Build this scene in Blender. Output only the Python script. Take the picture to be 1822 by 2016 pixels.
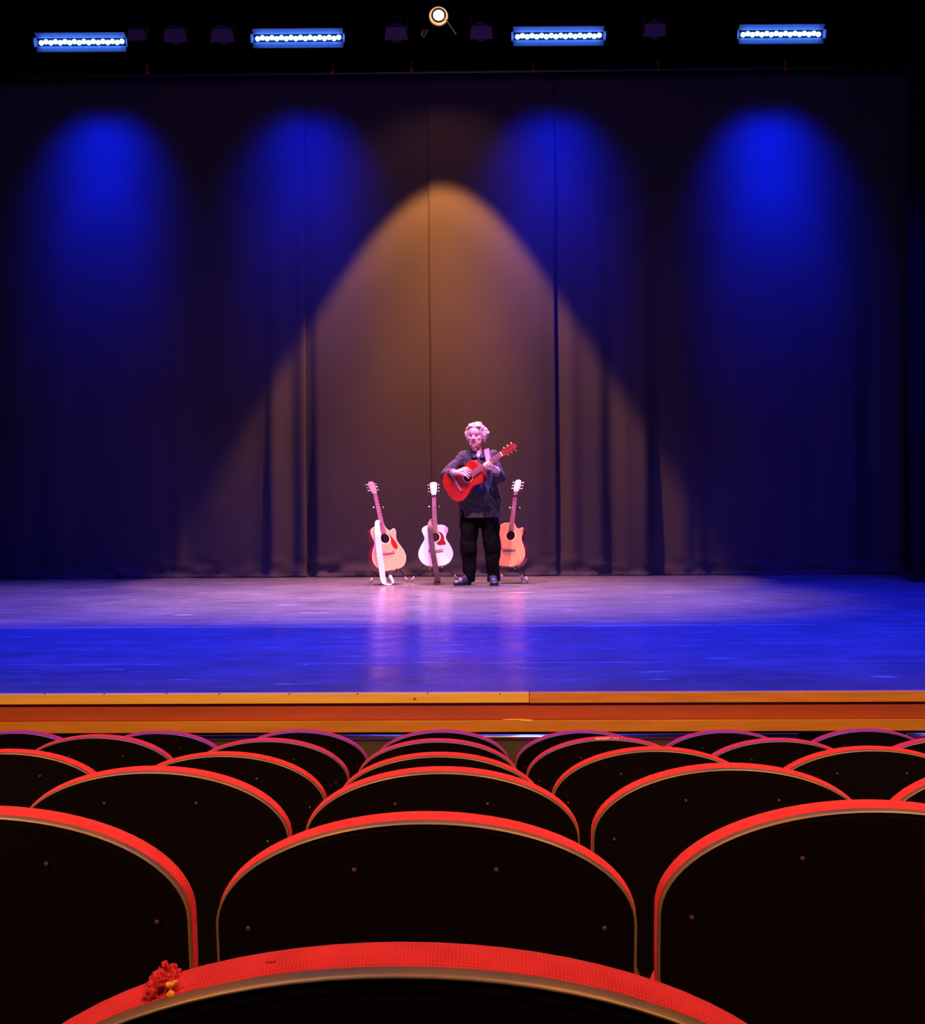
import bpy, bmesh, math, random
from mathutils import Vector, Matrix, Euler, noise
R = math.radians
random.seed(7)
SC = bpy.context.scene
for o in list(bpy.data.objects): bpy.data.objects.remove(o)
C = SC.collection
F = 2700.0                                   # focal length in pixels of the 1822 px wide frame

# ------------------------------------------------------------------ camera
cam_d = bpy.data.cameras.new('camera'); cam = bpy.data.objects.new('camera', cam_d); C.objects.link(cam)
cam_d.sensor_fit = 'HORIZONTAL'; cam_d.sensor_width = 36; cam_d.lens = F/1822*36
cam_d.clip_start = .02; cam_d.clip_end = 100
YAW, ROLL = R(1.0), .006
cam.location = (0, 0, .8)
CM = Matrix.Rotation(YAW, 3, 'Z') @ Matrix.Rotation(R(90), 3, 'X') @ Matrix.Rotation(-ROLL, 3, 'Z')
cam.rotation_euler = CM.to_euler()
SC.camera = cam
CAM = Vector((0, 0, .8))
X0 = math.tan(YAW)                            # keeps the middle column of the hall straight ahead
def ray(px, py): return CM @ Vector(((px-911)/F, -(py-1008)/F, -1))
def at(px, py, Y):
    d = ray(px, py); return CAM + d*(Y/d.y)
def on_floor(px, py, z=0.0):
    d = ray(px, py); return CAM + d*((z-.8)/d.z)

# ------------------------------------------------------------------ render look, world
SC.view_settings.view_transform = 'Standard'; SC.view_settings.look = 'None'
SC.view_settings.gamma = 1; SC.view_settings.exposure = 0.0; SC.view_settings.use_curve_mapping = False
SC.cycles.use_denoising = True
SC.cycles.max_bounces = 6; SC.cycles.sample_clamp_indirect = 4
w = bpy.data.worlds.new('dark_hall'); SC.world = w; w.use_nodes = True
w.node_tree.nodes['Background'].inputs[0].default_value = (.3, .3, .6, 1)
w.node_tree.nodes['Background'].inputs[1].default_value = 0.0

# ------------------------------------------------------------------ lights
def aim(o, d): o.rotation_euler = Vector(d).to_track_quat('-Z', 'Y').to_euler()
def spot(name, loc, d, size, blend, power, col, rad=.05):
    l = bpy.data.lights.new(name, 'SPOT'); l.energy = power; l.color = col; l.spot_size = R(size); l.spot_blend = blend
    l.shadow_soft_size = rad
    o = bpy.data.objects.new(name, l); C.objects.link(o); o.location = loc; aim(o, d); return o
def area(name, loc, d, sx, sy, power, col, spread=180):
    l = bpy.data.lights.new(name, 'AREA'); l.shape = 'RECTANGLE'; l.size = sx; l.size_y = sy; l.energy = power; l.color = col
    l.spread = R(spread)
    o = bpy.data.objects.new(name, l); C.objects.link(o); o.location = loc; aim(o, d); return o
CURT = 17.0
BLUE = (.0, .010, 1.0)
WARM_L = at(864, 30, CURT-.95)
WL = WARM_L - Vector((0, 0, .12))
spot('warm_down_spot_light', WL, (0, 0, -1), 62, .22, 3700, (1, .35, .085), .06)
spot('warm_core_light', WL, (0, 0, -1), 46, .9, 3900, (1, .30, .17), .06)
spot('warm_spill_light', WL, (0, -.05, -1), 124, .6, 60, (1, .36, .22), .06)
BARS = [(160, 83, 170, 190), (587, 75, 170, 130), (1100, 71, 170, 140), (1538.5, 67, 157, 260)]   # px, py, width px, power
BAR_Y = CURT-1.1
for i, (px, py, wd, pw) in enumerate(BARS):
    p = at(px, py, BAR_Y)
    tgt = at([205, 600, 1090, 1525][i], 375, CURT)
    for dx in (-.15, .15): spot('led_bar_light', p + Vector((dx, .06, -.06)), tgt-p, 66, 1.0, pw*3.7, BLUE, .12)
    spot('led_bar_light', p + Vector((0, .06, -.06)), at([205, 600, 1095, 1530][i], 540, CURT)-p, 44, 1.0, pw*6, BLUE, .12)
# blue washes hung over the front of the stage, above the frame
for x in (-4.2, -1.4, 1.4, 4.2):
    area('blue_wash_light', (x, 8.3, 6.9), (0, .04, -1), .9, .3, 430, (.008, .022, 1.0), 76)
    area('blue_wash_light', (x*1.05, 13.2, 6.9), (0, .04, -1), .9, .3, 240, (.006, .014, 1.0), 72)
# pink front wash, cut by its shutter plate at the downstage line
PINKS = [(-3.3, 11.9, 6.7, 2500, (-.06, .07, -1), 70), (-2.1, 12.1, 6.7, 2300, (.12, .21, -1), 56), (-.5, 11.9, 6.7, 5600, (.02, .08, -1), 62), (1.0, 12.1, 6.7, 2300, (-.10, .21, -1), 56)]
for x, y, z, pw, d, sz in PINKS:
    spot('pink_front_light', (x, y, z), d, sz, .8, pw, (1, .45, .48), .025)
# dim warm house lights over the seats
for x in (-2.4, 2.4):
    area('house_light', (x, -1.4, 3.9), (-.08*x, 1, -.85), .8, .8, 66, (1, .50, .20), 68)
    area('house_light', (x*.7, 2.0, 5.6), (0, .1, -1), .8, .8, 48, (1, .45, .27), 74)

# ------------------------------------------------------------------ materials
def mat(name, col, rough=.6, metal=0, spec=.5, emit=None, estr=0, noise_s=None, col2=None, nstretch=(1, 1, 1), bump=0, bump_s=200, coat=0, sheen=0):
    m = bpy.data.materials.new(name); m.use_nodes = True; nt = m.node_tree; b = nt.nodes['Principled BSDF']
    b.inputs['Base Color'].default_value = (*col, 1); b.inputs['Roughness'].default_value = rough
    b.inputs['Metallic'].default_value = metal; b.inputs['Specular IOR Level'].default_value = spec
    b.inputs['Coat Weight'].default_value = coat; b.inputs['Sheen Weight'].default_value = sheen
    if emit: b.inputs['Emission Color'].default_value = (*emit, 1); b.inputs['Emission Strength'].default_value = estr
    tc = nt.nodes.new('ShaderNodeTexCoord'); mp = nt.nodes.new('ShaderNodeMapping')
    mp.inputs['Scale'].default_value = nstretch; nt.links.new(tc.outputs['Object'], mp.inputs[0])
    if noise_s:
        n = nt.nodes.new('ShaderNodeTexNoise'); n.inputs['Scale'].default_value = noise_s; n.inputs['Detail'].default_value = 4
        nt.links.new(mp.outputs[0], n.inputs['Vector'])
        cr = nt.nodes.new('ShaderNodeValToRGB'); cr.color_ramp.elements[0].position = .35; cr.color_ramp.elements[1].position = .68
        cr.color_ramp.elements[0].color = (*col, 1); cr.color_ramp.elements[1].color = (*(col2 or col), 1)
        nt.links.new(n.outputs['Fac'], cr.inputs[0]); nt.links.new(cr.outputs[0], b.inputs['Base Color'])
    if bump:
        n2 = nt.nodes.new('ShaderNodeTexNoise'); n2.inputs['Scale'].default_value = bump_s; n2.inputs['Detail'].default_value = 3
        nt.links.new(mp.outputs[0], n2.inputs['Vector'])
        bp = nt.nodes.new('ShaderNodeBump'); bp.inputs['Strength'].default_value = bump; bp.inputs['Distance'].default_value = .01
        nt.links.new(n2.outputs['Fac'], bp.inputs['Height']); nt.links.new(bp.outputs[0], b.inputs['Normal'])
    return m
M = {}
M['black_wall'] = mat('black_wall', (.012, .012, .014), .9)
M['drape'] = mat('black_drape', (.050, .046, .046), .95, spec=.15, noise_s=1.5, col2=(.055, .050, .049), bump=.06, bump_s=400, sheen=.0)
M['leg_drape'] = mat('side_drape', (.006, .006, .008), .95, spec=.1)
M['carpet'] = mat('auditorium_carpet', (.03, .012, .014), .95, noise_s=80, col2=(.05, .02, .02))
M['black_metal'] = mat('black_metal', (.012, .012, .014), .4, metal=.2)
M['black_satin'] = mat('black_satin', (.02, .02, .024), .32, spec=.7)
M['chrome'] = mat('chrome', (.75, .75, .78), .22, metal=1)
M['pipe'] = mat('pipe_steel', (.05, .05, .06), .5, metal=.6)
M['seat_shell'] = mat('seat_shell', (.0022, .0010, .0010), .7, spec=.06)
M['seat_trim'] = mat('seat_trim', (.15, .12, .13), .42, metal=.4, noise_s=14, col2=(.26, .17, .07))
M['brass'] = mat('brass_screw', (.05, .014, .006), .6, metal=.2)
M['armwood'] = mat('arm_wood', (.10, .04, .02), .4, noise_s=12, col2=(.06, .02, .01), nstretch=(8, 1, 8))
M['cast_iron'] = mat('cast_iron', (.02, .02, .02), .6)
M['foam'] = mat('torn_foam', (.9, .42, .06), .9, noise_s=90, col2=(.6, .2, .03))

def fabric():
    m = bpy.data.materials.new('red_woven_fabric'); m.use_nodes = True; nt = m.node_tree; b = nt.nodes['Principled BSDF']
    N = nt.nodes.new; L = nt.links.new
    b.inputs['Roughness'].default_value = .85; b.inputs['Specular IOR Level'].default_value = .2
    b.inputs['Sheen Weight'].default_value = .15; b.inputs['Sheen Tint'].default_value = (1, .25, .3, 1)
    tc = N('ShaderNodeTexCoord')
    w1 = N('ShaderNodeTexWave'); w1.inputs['Scale'].default_value = 150; w1.inputs['Distortion'].default_value = 1.2; w1.bands_direction = 'X'
    w2 = N('ShaderNodeTexWave'); w2.inputs['Scale'].default_value = 150; w2.inputs['Distortion'].default_value = 1.2; w2.bands_direction = 'Y'
    L(tc.outputs['Object'], w1.inputs[0]); L(tc.outputs['Object'], w2.inputs[0])
    mu = N('ShaderNodeMath'); mu.operation = 'MULTIPLY'; L(w1.outputs['Fac'], mu.inputs[0]); L(w2.outputs['Fac'], mu.inputs[1])
    n = N('ShaderNodeTexNoise'); n.inputs['Scale'].default_value = 40; n.inputs['Detail'].default_value = 6; L(tc.outputs['Object'], n.inputs[0])
    ad = N('ShaderNodeMath'); ad.operation = 'ADD'; L(mu.outputs[0], ad.inputs[0]); L(n.outputs['Fac'], ad.inputs[1])
    cr = N('ShaderNodeValToRGB'); cr.color_ramp.elements[0].position = .35; cr.color_ramp.elements[0].color = (.40, .015, .028, 1)
    cr.color_ramp.elements[1].position = .95; cr.color_ramp.elements[1].color = (.64, .030, .052, 1)
    L(ad.outputs[0], cr.inputs[0]); L(cr.outputs[0], b.inputs['Base Color'])
    bp = N('ShaderNodeBump'); bp.inputs['Strength'].default_value = .6; bp.inputs['Distance'].default_value = .0008
    L(ad.outputs[0], bp.inputs['Height']); L(bp.outputs[0], b.inputs['Normal'])
    return m
M['red_fabric'] = fabric()

def stage_mat():
    m = bpy.data.materials.new('painted_stage_boards'); m.use_nodes = True; nt = m.node_tree; b = nt.nodes['Principled BSDF']
    N = nt.nodes.new; L = nt.links.new
    tc = N('ShaderNodeTexCoord'); sp = N('ShaderNodeSeparateXYZ'); L(tc.outputs['Object'], sp.inputs[0])
    def nz(scale, st, det=4):
        mp = N('ShaderNodeMapping'); mp.inputs['Scale'].default_value = st; L(tc.outputs['Object'], mp.inputs[0])
        n = N('ShaderNodeTexNoise'); n.inputs['Scale'].default_value = scale; n.inputs['Detail'].default_value = det; L(mp.outputs[0], n.inputs['Vector']); return n.outputs['Fac']
    def ramp(src, a, c, va, vc):
        r = N('ShaderNodeMapRange'); r.inputs[1].default_value = a; r.inputs[2].default_value = c; r.inputs[3].default_value = va; r.inputs[4].default_value = vc
        L(src, r.inputs[0]); return r.outputs[0]
    def math_(op, a, c):
        k = N('ShaderNodeMath'); k.operation = op
        for i, v in enumerate((a, c)):
            if isinstance(v, (int, float)): k.inputs[i].default_value = v
            else: L(v, k.inputs[i])
        return k.outputs[0]
    base = ramp(nz(1.2, (1, 1, 1)), .3, .7, .08, .12)
    streak = ramp(nz(5, (.35, 4, 1), 6), .58, .78, 0, .05)
    scuff = ramp(nz(3.2, (.6, 3, 1), 8), .66, .72, 0, .30)
    speck = ramp(nz(26, (.5, 1, 1), 2), .775, .80, 0, .6)
    def line(y, wd, val, ns):
        d = math_('ABSOLUTE', math_('SUBTRACT', sp.outputs['Y'], y), 0)
        f = ramp(d, wd*.4, wd, 1, 0)
        g = ramp(nz(ns, (.5, .1, 1)), .42, .55, 0, 1)
        return math_('MULTIPLY', math_('MULTIPLY', f, g), val)
    tot = math_('ADD', base, streak)
    for t in (scuff, speck, line(9.62, .02, .5, 1.1), line(7.27, .012, .28, 1.7), line(9.02, .010, .10, 2.3), line(6.75, .008, .1, 2.9), line(8.2, .006, .12, 3.3)):
        tot = math_('ADD', tot, t)
    cb = N('ShaderNodeCombineColor'); L(tot, cb.inputs[0]); L(tot, cb.inputs[1]); L(tot, cb.inputs[2])
    L(cb.outputs[0], b.inputs['Base Color'])
    L(ramp(nz(2.5, (1, 2, 1)), .3, .7, .20, .34), b.inputs['Roughness'])
    b.inputs['Specular IOR Level'].default_value = .5
    bp = N('ShaderNodeBump'); bp.inputs['Strength'].default_value = .06; bp.inputs['Distance'].default_value = .01
    L(nz(9, (.5, 2, 1), 6), bp.inputs['Height']); L(bp.outputs[0], b.inputs['Normal'])
    return m
M['stage'] = stage_mat()
M['light_wood'] = mat('light_wood', (.92, .60, .07), .5, noise_s=3, col2=(.84, .50, .05), nstretch=(1, 14, 14), bump=.1, bump_s=40)
M['amber_wood'] = mat('amber_wood', (.70, .30, .022), .5, noise_s=4, col2=(.56, .20, .016), nstretch=(1, 14, 14), bump=.1, bump_s=40)
M['rust_wood'] = mat('rust_wood', (.50, .080, .012), .55, noise_s=2, col2=(.40, .066, .009), nstretch=(1, 9, 9))
M['ochre_wood'] = mat('ochre_wood', (.62, .26, .010), .5, noise_s=3, col2=(.52, .20, .007), nstretch=(1, 10, 10))
M['olive_wall'] = mat('olive_wall', (.055, .045, .012), .8, noise_s=5, col2=(.04, .034, .01))

def wood(name, c1, c2, rough=.25, coat=.4): return mat(name, c1, rough, noise_s=6, col2=c2, nstretch=(14, 1, 1), coat=coat)
M['spruce_orange'] = wood('honey_spruce', (.72, .36, .15), (.66, .31, .12))
M['spruce_pale'] = wood('pale_spruce', (.88, .74, .60), (.82, .68, .53))
M['spruce_amber'] = wood('amber_spruce', (.75, .33, .15), (.68, .28, .12))
M['cedar_red'] = wood('red_cedar', (.44, .016, .006), (.34, .011, .005))
M['mahogany'] = wood('mahogany', (.26, .016, .014), (.18, .012, .012))
M['rosewood'] = wood('rosewood', (.42, .17, .19), (.34, .13, .15), .3, .5)
M['dark_rosewood'] = wood('dark_rosewood', (.09, .035, .035), (.06, .02, .02), .3, .5)
M['head_pale'] = wood('pale_headstock', (.80, .66, .62), (.72, .6, .56))
M['head_pink'] = wood('reddish_headstock', (.5, .2, .17), (.42, .16, .13))
M['red_head'] = wood('dark_red_headstock', (.26, .045, .04), (.20, .03, .03))
M['ivory'] = mat('ivory', (.85, .8, .72), .35)
M['tortoise'] = mat('tortoiseshell', (.32, .012, .012), .2, noise_s=30, col2=(.2, .01, .01), coat=.5)
M['strings'] = mat('strings', (.7, .65, .6), .3, metal=1)
M['strap_white'] = mat('white_strap', (.80, .66, .66), .7, bump=.1, bump_s=300)
M['strap_brown'] = mat('brown_strap', (.035, .010, .013), .6, noise_s=18, col2=(.06, .02, .022), bump=.3, bump_s=60)
M['strap_pink'] = mat('pink_strap', (.62, .22, .34), .7)
M['amber_knob'] = mat('amber_knob', (.9, .5, .12), .3)

# ------------------------------------------------------------------ mesh helpers
def tag(o, label=None, cat=None, group=None, kind=None):
    for k, v in (('label', label), ('category', cat), ('group', group), ('kind', kind)):
        if v: o[k] = v
    return o
def empty(name, loc=(0, 0, 0), rz=0, **kw):
    o = bpy.data.objects.new(name, None); o.empty_display_size = .1; C.objects.link(o)
    o.location = loc; o.rotation_euler = (0, 0, rz); tag(o, **kw); return o
def link(name, bm, m, parent=None, smooth=False, **kw):
    bmesh.ops.recalc_face_normals(bm, faces=bm.faces)
    me = bpy.data.meshes.new(name); bm.to_mesh(me); bm.free()
    for p in me.polygons: p.use_smooth = smooth
    if m: me.materials.append(m)
    o = bpy.data.objects.new(name, me); C.objects.link(o)
    if parent: o.parent = parent
    tag(o, **kw); return o
def obj_mesh(name, me, parent=None):
    o = bpy.data.objects.new(name, me); C.objects.link(o); o.parent = parent; return o
def box(bm, c, s, rot=None, bevel=0):
    r = bmesh.ops.create_cube(bm, size=1); vs = r['verts']
    mm = Matrix.Translation(c) @ (rot.to_4x4() if rot else Matrix.Identity(4)) @ Matrix.Diagonal((*s, 1))
    bmesh.ops.transform(bm, matrix=mm, verts=vs)
    if bevel:
        es = list({e for v in vs for e in v.link_edges})
        bmesh.ops.bevel(bm, geom=es, offset=bevel, segments=2, affect='EDGES', profile=.5)
def BM(): return bmesh.new()
def tube(bm, pts, rad, seg=10, caps=True):
    """swept tube; rad is a number or one per point"""
    pts = [Vector(p) for p in pts]; n = len(pts)
    rads = rad if isinstance(rad, (list, tuple)) else [rad]*n
    rings = []; up = None
    for i, p in enumerate(pts):
        t = (pts[min(i+1, n-1)]-pts[max(i-1, 0)]).normalized()
        if up is None: up = t.orthogonal().normalized()
        up = (up - t*up.dot(t)).normalized(); s = t.cross(up)
        rings.append([bm.verts.new(p + (up*math.cos(2*math.pi*k/seg)+s*math.sin(2*math.pi*k/seg))*rads[i]) for k in range(seg)])
    for a, b in zip(rings, rings[1:]):
        for k in range(seg): bm.faces.new((a[k], a[(k+1) % seg], b[(k+1) % seg], b[k]))
    if caps: bm.faces.new(rings[0][::-1]); bm.faces.new(rings[-1])
def ball(bm, c, r, rot=None, u=14, v=9):
    s = r if hasattr(r, '__len__') else (r, r, r)
    q = bmesh.ops.create_uvsphere(bm, u_segments=u, v_segments=v, radius=1)
    mm = Matrix.Translation(c) @ (rot.to_4x4() if rot else Matrix.Identity(4)) @ Matrix.Diagonal((*s, 1))
    bmesh.ops.transform(bm, matrix=mm, verts=q['verts'])
def cap(bm, a, b, ra, rb, n=12):
    """tapered capsule from a to b"""
    a, b = Vector(a), Vector(b); ball(bm, a, ra, u=n, v=8); ball(bm, b, rb, u=n, v=8)
    if (b-a).length > 1e-5: tube(bm, [a, b], [ra, rb], n)
def prism(bm, pts, depth, y0=0):
    """closed polygon in x,z extruded along y"""
    a = [bm.verts.new((x, y0, z)) for x, z in pts]; b = [bm.verts.new((x, y0+depth, z)) for x, z in pts]
    bm.faces.new(a); bm.faces.new(b[::-1]); n = len(pts)
    for i in range(n): bm.faces.new((a[i], a[(i+1) % n], b[(i+1) % n], b[i]))
def catmull(pts, k=6, closed=False):
    pts = [Vector(p) for p in pts]; n = len(pts); out = []
    for i in range(n if closed else n-1):
        g = (lambda j: pts[j % n]) if closed else (lambda j: pts[max(0, min(n-1, j))])
        p0, p1, p2, p3 = g(i-1), g(i), g(i+1), g(i+2)
        for s in range(k):
            t = s/k
            out.append(.5*((2*p1)+(p2-p0)*t+(2*p0-5*p1+4*p2-p3)*t*t+(3*p1-p0-3*p2+p3)*t**3))
    if not closed: out.append(pts[-1])
    return out
def ribbon(bm, pts, widthvec, th, k=5):
    """flat strap of real thickness following pts; widthvec one vector or one per point"""
    P = catmull(pts, k)
    W = catmull(widthvec, k) if isinstance(widthvec, list) else [Vector(widthvec)]*len(P)
    rows = []
    for i, p in enumerate(P):
        t = (P[min(i+1, len(P)-1)]-P[max(i-1, 0)]).normalized(); w_ = W[i]; n = t.cross(w_).normalized()*th*.5
        rows.append([bm.verts.new(p-w_*.5-n), bm.verts.new(p+w_*.5-n), bm.verts.new(p+w_*.5+n), bm.verts.new(p-w_*.5+n)])
    for a, b in zip(rows, rows[1:]):
        for j in range(4): bm.faces.new((a[j], a[(j+1) % 4], b[(j+1) % 4], b[j]))
    bm.faces.new(rows[0]); bm.faces.new(rows[-1][::-1])
def remesh(name, bm, m, voxel, parent=None, smooth=4, disp=0, dscale=.05, **kw):
    """joins overlapping shapes into one continuous surface"""
    me = bpy.data.meshes.new(name); bm.to_mesh(me); bm.free()
    t = bpy.data.objects.new(name+'_src', me); C.objects.link(t)
    q = t.modifiers.new('r', 'REMESH'); q.mode = 'VOXEL'; q.voxel_size = voxel
    s = t.modifiers.new('s', 'SMOOTH'); s.iterations = smooth; s.factor = .5
    dg = bpy.context.evaluated_depsgraph_get(); dg.update()
    out = bpy.data.meshes.new_from_object(t.evaluated_get(dg)); bpy.data.objects.remove(t)
    out.name = name
    if disp:
        nrm = [v.normal.copy() for v in out.vertices]
        for v, n in zip(out.vertices, nrm):
            c = v.co
            v.co = c + n*disp*noise.fractal(Vector((c.x/dscale, c.y/dscale, c.z/dscale*.7)), .9, 2.1, 3)
    for p in out.polygons: p.use_smooth = True
    out.materials.clear(); out.materials.append(m)
    o = obj_mesh(name, out, parent); tag(o, **kw); return o

# ------------------------------------------------------------------ the hall
ST = 'structure'
STAGE_FRONT = 6.08
b = BM(); box(b, (0, (STAGE_FRONT+19)/2, -.06), (18, 19-STAGE_FRONT, .12)); link('stage_floor', b, M['stage'], kind=ST)
b = BM(); prism_pts = [(-1.6, .20-.18), (5.2, -.90), (6.6, -.90), (6.6, -1.1), (-1.6, -1.1)]
a_ = [b.verts.new((-9, y, z)) for y, z in prism_pts]; c_ = [b.verts.new((9, y, z)) for y, z in prism_pts]
b.faces.new(a_); b.faces.new(c_[::-1])
for i in range(5): b.faces.new((a_[i], a_[(i+1) % 5], c_[(i+1) % 5], c_[i]))
link('floor', b, M['carpet'], kind=ST)
b = BM(); box(b, (0, 19.1, 4), (18.4, .2, 11)); link('wall_back', b, M['black_wall'], kind=ST)
b = BM(); box(b, (-9.1, 8.6, 4), (.2, 21, 11)); link('wall_left', b, M['black_wall'], kind=ST)
b = BM(); box(b, (9.1, 8.6, 4), (.2, 21, 11)); link('wall_right', b, M['black_wall'], kind=ST)
b = BM(); box(b, (0, -1.8, 4), (18.4, .2, 11)); link('wall_rear', b, M['black_wall'], kind=ST)
b = BM(); box(b, (0, 8.6, 9.6), (18.4, 21, .2)); link('ceiling', b, M['black_wall'], kind=ST)

# stage edge boards
def span_board(name, x0, x1, zt, zb, y0, th, m, **kw):
    b = BM(); box(b, ((x0+x1)/2, y0+th/2, (zt+zb)/2), (x1-x0, th, zt-zb), bevel=.003); return link(name, b, m, **kw)
xj = at(1042, 1370, STAGE_FRONT).x
nose = span_board('stage_nosing', -8.9, xj-.001, .004, -.041, STAGE_FRONT-.045, .045, M['light_wood'],
    label='pale honey wooden nosing strip along the left part of the stage edge', cat='board', group=None)
span_board('stage_nosing', xj+.001, 8.9, .004, -.043, STAGE_FRONT-.043, .043, M['amber_wood'],
    label='darker amber wooden nosing strip along the right part of the stage edge', cat='board')
for px, py in ((88, 1366), (205, 1366), (328, 1365), (432, 1366), (570, 1366), (704, 1366), (842, 1364), (985, 1366)):
    p = at(px, py, STAGE_FRONT-.046); b = BM(); ball(b, p, (.0032, .0015, .0032)); link('nail', b, M['cast_iron'], nose)
p = at(817, 1376, STAGE_FRONT-.046); b = BM(); ball(b, p, (.008, .002, .006)); link('wood_knot', b, M['rust_wood'], nose)
span_board('fascia_board', -8.9, 8.9, -.044, -.120, STAGE_FRONT-.012, .04, M['rust_wood'],
    label='long rust red fascia board just below the stage edge nosing', cat='board')
rail = span_board('kick_board', -8.9, 8.9, -.1205, -.172, STAGE_FRONT-.03, .03, M['ochre_wood'],
    label='long ochre brown lower board under the rust red fascia', cat='board')
b = BM(); pp = at(1015, 1417, STAGE_FRONT-.031); ball(b, pp, (.06, .003, .004)); ball(b, pp+Vector((.05, 0, -.004)), (.03, .003, .006)); link('gouge', b, M['light_wood'], rail)
b = BM(); box(b, (0, 6.55, -.62), (17.8, .3, .85)); link('stage_front_wall', b, M['black_wall'], kind=ST)
# low olive barrier with a metal capping in the gap before the stage
for k, (pa, pb, lab) in enumerate(((385, 1572, 'long low olive barrier with a shiny metal capping between front row and stage'),
                                   (1786, 1960, 'short low olive barrier with metal capping at the far right of the stage front'))):
    p0, p1 = at(pa, 1450, 5.75), at(pb, 1443, 5.75)
    e = empty('pit_barrier', ((p0.x+p1.x)/2, 5.75, -.9), label=lab, cat='barrier')
    L_ = p1.x-p0.x; zt = at(900, 1445.5, 5.75).z
    b = BM(); box(b, (0, .02, (zt-.02+.9)/2), (L_, .04, zt-.02+.9)); link('panel', b, M['olive_wall'], e)
    b = BM(); tube(b, [(-L_/2, -.004, zt+.9-.012), (L_/2, -.004, zt+.9-.012)], .012, 12); link('capping', b, M['chrome'], e, smooth=True)

# ------------------------------------------------------------------ drapes
def knots(kn):
    def f(x):
        if x <= kn[0][0]: return kn[0][1]
        for (x0, v0), (x1, v1) in zip(kn, kn[1:]):
            if x <= x1:
                t = (x-x0)/(x1-x0); t = t*t*(3-2*t); return v0+(v1-v0)*t
        return kn[-1][1]
    return f
def drape(name, pxa, pxb, Y, ztop, kn, m, seed, hem=1.0, step=6, **kw):
    """hanging cloth of real thickness; kn = fold depths (towards the hall, metres) at pixel columns"""
    f = knots(kn); b = BM(); n = int((pxb-pxa)/step)+1; zs = []
    z = 0.0
    while z < ztop: zs.append(z); z += .03 if z < .5 else .14
    zs.append(ztop)
    grid = []
    for j, z in enumerate(zs):
        row = []
        for i in range(n+1):
            px = pxa+(pxb-pxa)*i/n
            X = at(px, 1008, Y).x
            up = max(0, 1-z/ztop)
            fold = f(px)*min(1, .03+1.25*up**1.9)
            fold += .018*noise.noise(Vector((X*1.7+seed, z*.15, seed)))*(.25+up)
            fold += hem*.05*max(0, 1-z/.30)**1.3*noise.noise(Vector((X*4.2+seed*3, z*7, 2)))
            fold += hem*.035*max(0, 1-z/.16)*abs(noise.noise(Vector((X*9+seed, z*15+X*3, 5))))
            row.append(b.verts.new((X + .012*noise.noise(Vector((X*3, z*.6, seed))), Y-fold-.02*(z < .02), z+.002)))
        grid.append(row)
    for r0, r1 in zip(grid, grid[1:]):
        for i in range(n): b.faces.new((r0[i], r0[i+1], r1[i+1], r1[i]))
    o = link(name, b, m, smooth=True, **kw)
    s = o.modifiers.new('thickness', 'SOLIDIFY'); s.thickness = .006; s.offset = 1
    return o
ZT = at(911, 146, CURT).z
G = None
drape('backdrop_drape', -140, 604, CURT, ZT, [(-140, .02), (-60, .06), (-20, .02), (40, .04), (70, .01), (108, .05), (128, .05), (150, .01), (240, .03), (330, .02), (352, .04), (372, .01),
    (440, .03), (500, .03), (520, .045), (538, .10), (576, .0), (598, .055), (604, .05)], M['drape'], 1.3,
    label='wide black backdrop drape at the left, from the frame edge to the dark slit', cat='curtain', group=None)
drape('backdrop_drape', 598, 850, CURT+.018, ZT, [(598, -.07), (608, -.06), (628, .02), (660, .03), (760, .03), (846, .03)], M['drape'], 2.7,
    label='flat black backdrop drape between the dark slit and the middle seam', cat='curtain')
drape('backdrop_drape', 847, 1098, CURT, ZT, [(847, .0), (852, .024), (900, .03), (1000, .03), (1060, .035), (1090, .01), (1096, .0)], M['drape'], 4.1,
    label='flat black backdrop drape behind the standing person, right of the middle seam', cat='curtain')
drape('backdrop_drape', 1094, 1830, CURT+.018, ZT, [(1094, -.03), (1100, -.02), (1128, .05), (1150, .02), (1180, .035), (1205, -.03), (1240, .05), (1270, .09), (1296, -.01), (1350, .07), (1372, .05), (1400, .02),
    (1500, .03), (1560, .05), (1600, .02), (1680, .04), (1715, -.03), (1740, .02), (1772, .10), (1790, .02), (1830, .0)], M['drape'], 6.2,
    label='wide black backdrop drape with deep folds at the right of the stage', cat='curtain')
drape('side_drape', 1790, 2150, 15.2, 7.4, [(1790, .05), (1830, -.02), (1880, .08), (1940, -.02), (2010, .08), (2080, 0), (2150, .06)], M['leg_drape'], 8.8, hem=.3,
    label='nearly black side drape hanging at the far right edge of the stage', cat='curtain')

# ------------------------------------------------------------------ overhead pipes, lamps, clamps
def pipe(name, Y, z, r, m, **kw):
    b = BM(); tube(b, [(-8.6, Y, z), (8.6, Y, z)], r, 12); return link(name, b, m, smooth=True, **kw)
bt = pipe('curtain_batten', CURT-.02, ZT+.026, .022, M['pipe'], label='thin horizontal batten holding the top of the backdrop drapes', cat='pipe')
PZ = at(911, -32, BAR_Y+.05).z
lp = pipe('lighting_pipe', BAR_Y+.05, PZ, .026, M['pipe'], label='thick horizontal lighting pipe carrying the blue lamp bars', cat='pipe')
for x in (-6.4, -2.2, 2.2, 6.4):
    for par, Y, z in ((bt, CURT-.02, ZT+.045), (lp, BAR_Y+.05, PZ+.024)):
        b = BM(); tube(b, [(x, Y, z), (x, Y, 9.5)], .004, 6); link('hanging_cable', b, M['black_metal'], par)
def pipe_z(px): return PZ

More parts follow.
